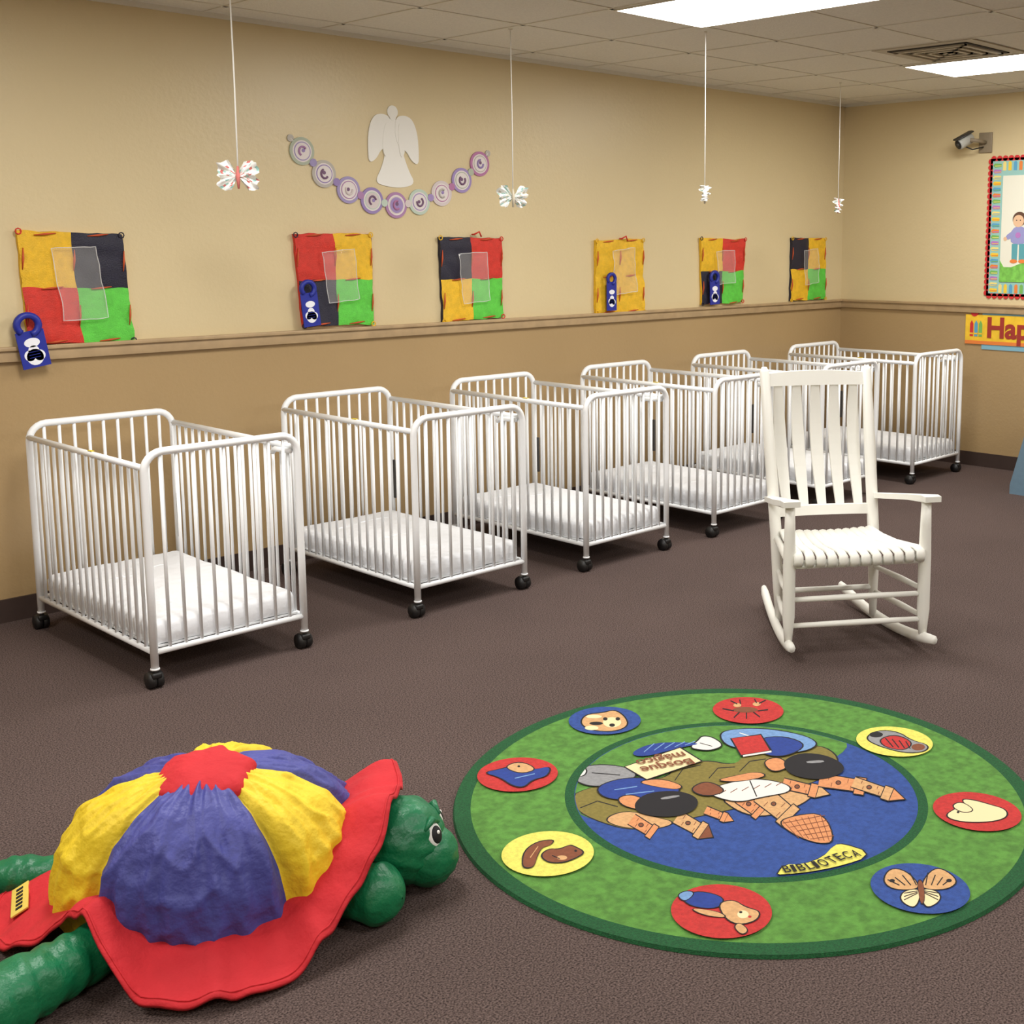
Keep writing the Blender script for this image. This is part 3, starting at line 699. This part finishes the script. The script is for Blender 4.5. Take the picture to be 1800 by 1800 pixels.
for i in range(22):
    z=z0+.03+i*.0412
    for yy in(y1-.022,y0+.085):
        b.plate([(yy-.062,z),(yy-.062,z+.022),(yy-.012,z+.026),(yy,z+.012),(yy-.012,z-.002)],fx,.0095,cr[(i*5)%6])
        b.plate([(yy-.062,z+.005),(yy-.062,z+.010),(yy-.012,z+.010),(yy-.012,z+.005)],fx,.0105,cr[(i*5+2)%6])
for i in range(15):
    y=y0+.1+i*.04
    for zz in(z0+.022,z1-.085): b.plate([(y,zz),(y,zz+.055),(y+.012,zz+.065),(y+.024,zz+.055),(y+.024,zz)],fx,.0095,cr[(i*5+1)%6])
b.plate(rect(y0+.1,y1-.1,z0+.1,z1-.12),fx,.011,PWh)
b.plate([(y0+.1,z0+.1),(y0+.1,z0+.23)]+[(y0+.1+(k+.5)*.0145*4,z0+.22+.02*sin(k*1.3)) for k in range(10)]+[(y1-.1,z0+.25),(y1-.1,z0+.1)],fx,.012,PGr)
SK=mat('poster_skin',(226,186,150),.6);TL=mat('poster_trouser_teal',(90,160,170),.6);HR=mat('poster_hair',(96,66,50),.6)
cy_=-.235
b.plate(circ(cy_,.535,.05,24,.05)[::-1],fx,.0125,HR);b.plate(circ(cy_+.006,.522,.040,24,.042)[::-1],fx,.0130,SK)
b.plate(smooth([(cy_-.055,.36),(cy_-.06,.45),(cy_-.03,.485),(cy_+.03,.485),(cy_+.065,.44),(cy_+.055,.36)],1),fx,.0128,PLv)
b.plate(smooth([(cy_+.04,.46),(cy_+.10,.42),(cy_+.09,.39),(cy_+.04,.41)],1),fx,.0132,PLv);b.plate(circ(cy_+.10,.40,.014,12)[::-1],fx,.0134,SK)
for s in(-1,1):
    b.plate([(cy_+s*.027-.02,.25),(cy_+s*.027-.022,.365),(cy_+s*.027+.022,.365),(cy_+s*.027+.02,.25)],fx,.0130,TL)
    b.plate(circ(cy_+s*.032,.245,.028,14,.014)[::-1],fx,.0135,cr[2]);b.plate(circ(cy_+s*.014+.006,.527,.004,8)[::-1],fx,.0136,EK)
b.plate(circ(cy_+.005,.425,.02,14)[::-1],fx,.0138,cr[4])
b.obj('bulletin_board_poster',(X-.001,4.245,1.232))
b=B()
b.plate(rect(-1.1,-.13,.0,.31),fx,.005,mat('banner_blue',(130,180,200),.6))
b.plate(rect(-1.1,0,.035,.245),fx,.008,mat('banner_yellow',(240,196,50),.6,.08,20))
b.plate(rect(-1.1,0,.035,.06),fx,.0095,cr[2])
b.plate(circ(-.07,.262,.03,20)[::-1],fx,.010,PB)
for i,(yy,c_) in enumerate(((-.05,PB),(-.085,cr[1]),(-.12,cr[3]))):
    b.plate([(yy-.013,.09),(yy-.013,.18),(yy,.205),(yy+.013,.18),(yy+.013,.09)],fx,.0105,c_);b.plate(rect(yy-.013,yy+.013,.105,.115),fx,.0115,cr[0])
ban=b.obj('happy_banner',(X-.001,4.395,.85))
cu=bpy.data.curves.new('banner_lettering','FONT');cu.body='Happy';cu.size=.2;cu.extrude=.001;cu.offset=.006
to=bpy.data.objects.new('banner_lettering',cu);bpy.context.collection.objects.link(to);bpy.context.view_layer.update();me=bpy.data.meshes.new_from_object(to);bpy.data.objects.remove(to)
me.materials.clear();me.materials.append(mat('banner_letter_red',(160,50,40),.6))
to=bpy.data.objects.new('banner_lettering',me);bpy.context.collection.objects.link(to);to.parent=ban;to.location=(-.011,-.165,.09);to.rotation_euler=(pi/2,0,-pi/2)
# security camera
b=B();CM=mat('camera_grey',(180,180,174),.35);CB=mat('camera_beige',(140,126,104),.5)
b.rng(-.012,0,-.05,.05,-.07,.07,CB,bev=.004)
b.tube([(-.01,0,0),(-.07,.02,.01),(-.12,.06,.015)],.014,CB,10)
d=Vector((-.62,.30,-.35)).normalized();c=Vector((-.12,.10,.01))
b.tube([c-d*.06,c-d*.055,c+d*.05,c+d*.06],[.02,.038,.040,.036],CM,20)
b.tube([c+d*.055,c+d*.064],[.033,.031],BL,20);b.tube([c+d*.060,c+d*.070],[.014,.012],DG,16)
b.tube([c-d*.05+Vector((0,0,.043)),c+d*.08+Vector((0,0,.043))],.038,DG,12,flat=(1.1,.25))
b.tube([(-.12,.09,-.03),(-.10,.05,-.05),(-.02,.01,-.03)],.005,BL,6)
b.obj('security_camera',(X-.001,4.29,2.30))
# plastic toddler steps at the right edge
PBz=mat('blue_grey_plastic',(112,140,160),.45,.04);PL2=mat('pale_blue_plastic',(150,176,190),.45,.04)
b=B();pr_=[(0,0),(0,.06),(.10,.44),(.16,.62),(.30,.62),(.40,.06),(.40,0)]
b.plate(pr_,lambda a,c,h:(-.0+h,-a,c),.04,PBz);b.plate(pr_[::-1],lambda a,c,h:(h,-a,c),0,PBz)
b.plate(pr_,lambda a,c,h:(.36+h,-a,c),.04,PBz)
for i in range(3): b.box((.2,-.10-.03*i,.10+.15*i),(.34,.16,.04),PL2,bev=.01)
b.box((.2,-.23,.55),(.34,.14,.05),PL2,bev=.01)
b.rng(.04,.36,-.38,-.02,.0,.05,PL2,bev=.01)
b.obj('toddler_step_stool',(7.30,3.62,0))

# ---------------- camera
cd=bpy.data.cameras.new('camera');co=bpy.data.objects.new('camera',cd);bpy.context.collection.objects.link(co)
cd.sensor_width=36;cd.lens=2166.6/1800*36;cd.shift_x=(900-1144.8)/1800;cd.shift_y=(736.4-900)/1800
co.location=(0,0,1.6);co.rotation_euler=(pi/2-.1414,0,.7481-pi/2);cd.clip_start=.05
sc.camera=co
w=bpy.data.worlds.new('world');sc.world=w;w.use_nodes=True;w.node_tree.nodes['Background'].inputs[0].default_value=(.9,.9,1,1);w.node_tree.nodes['Background'].inputs[1].default_value=.3
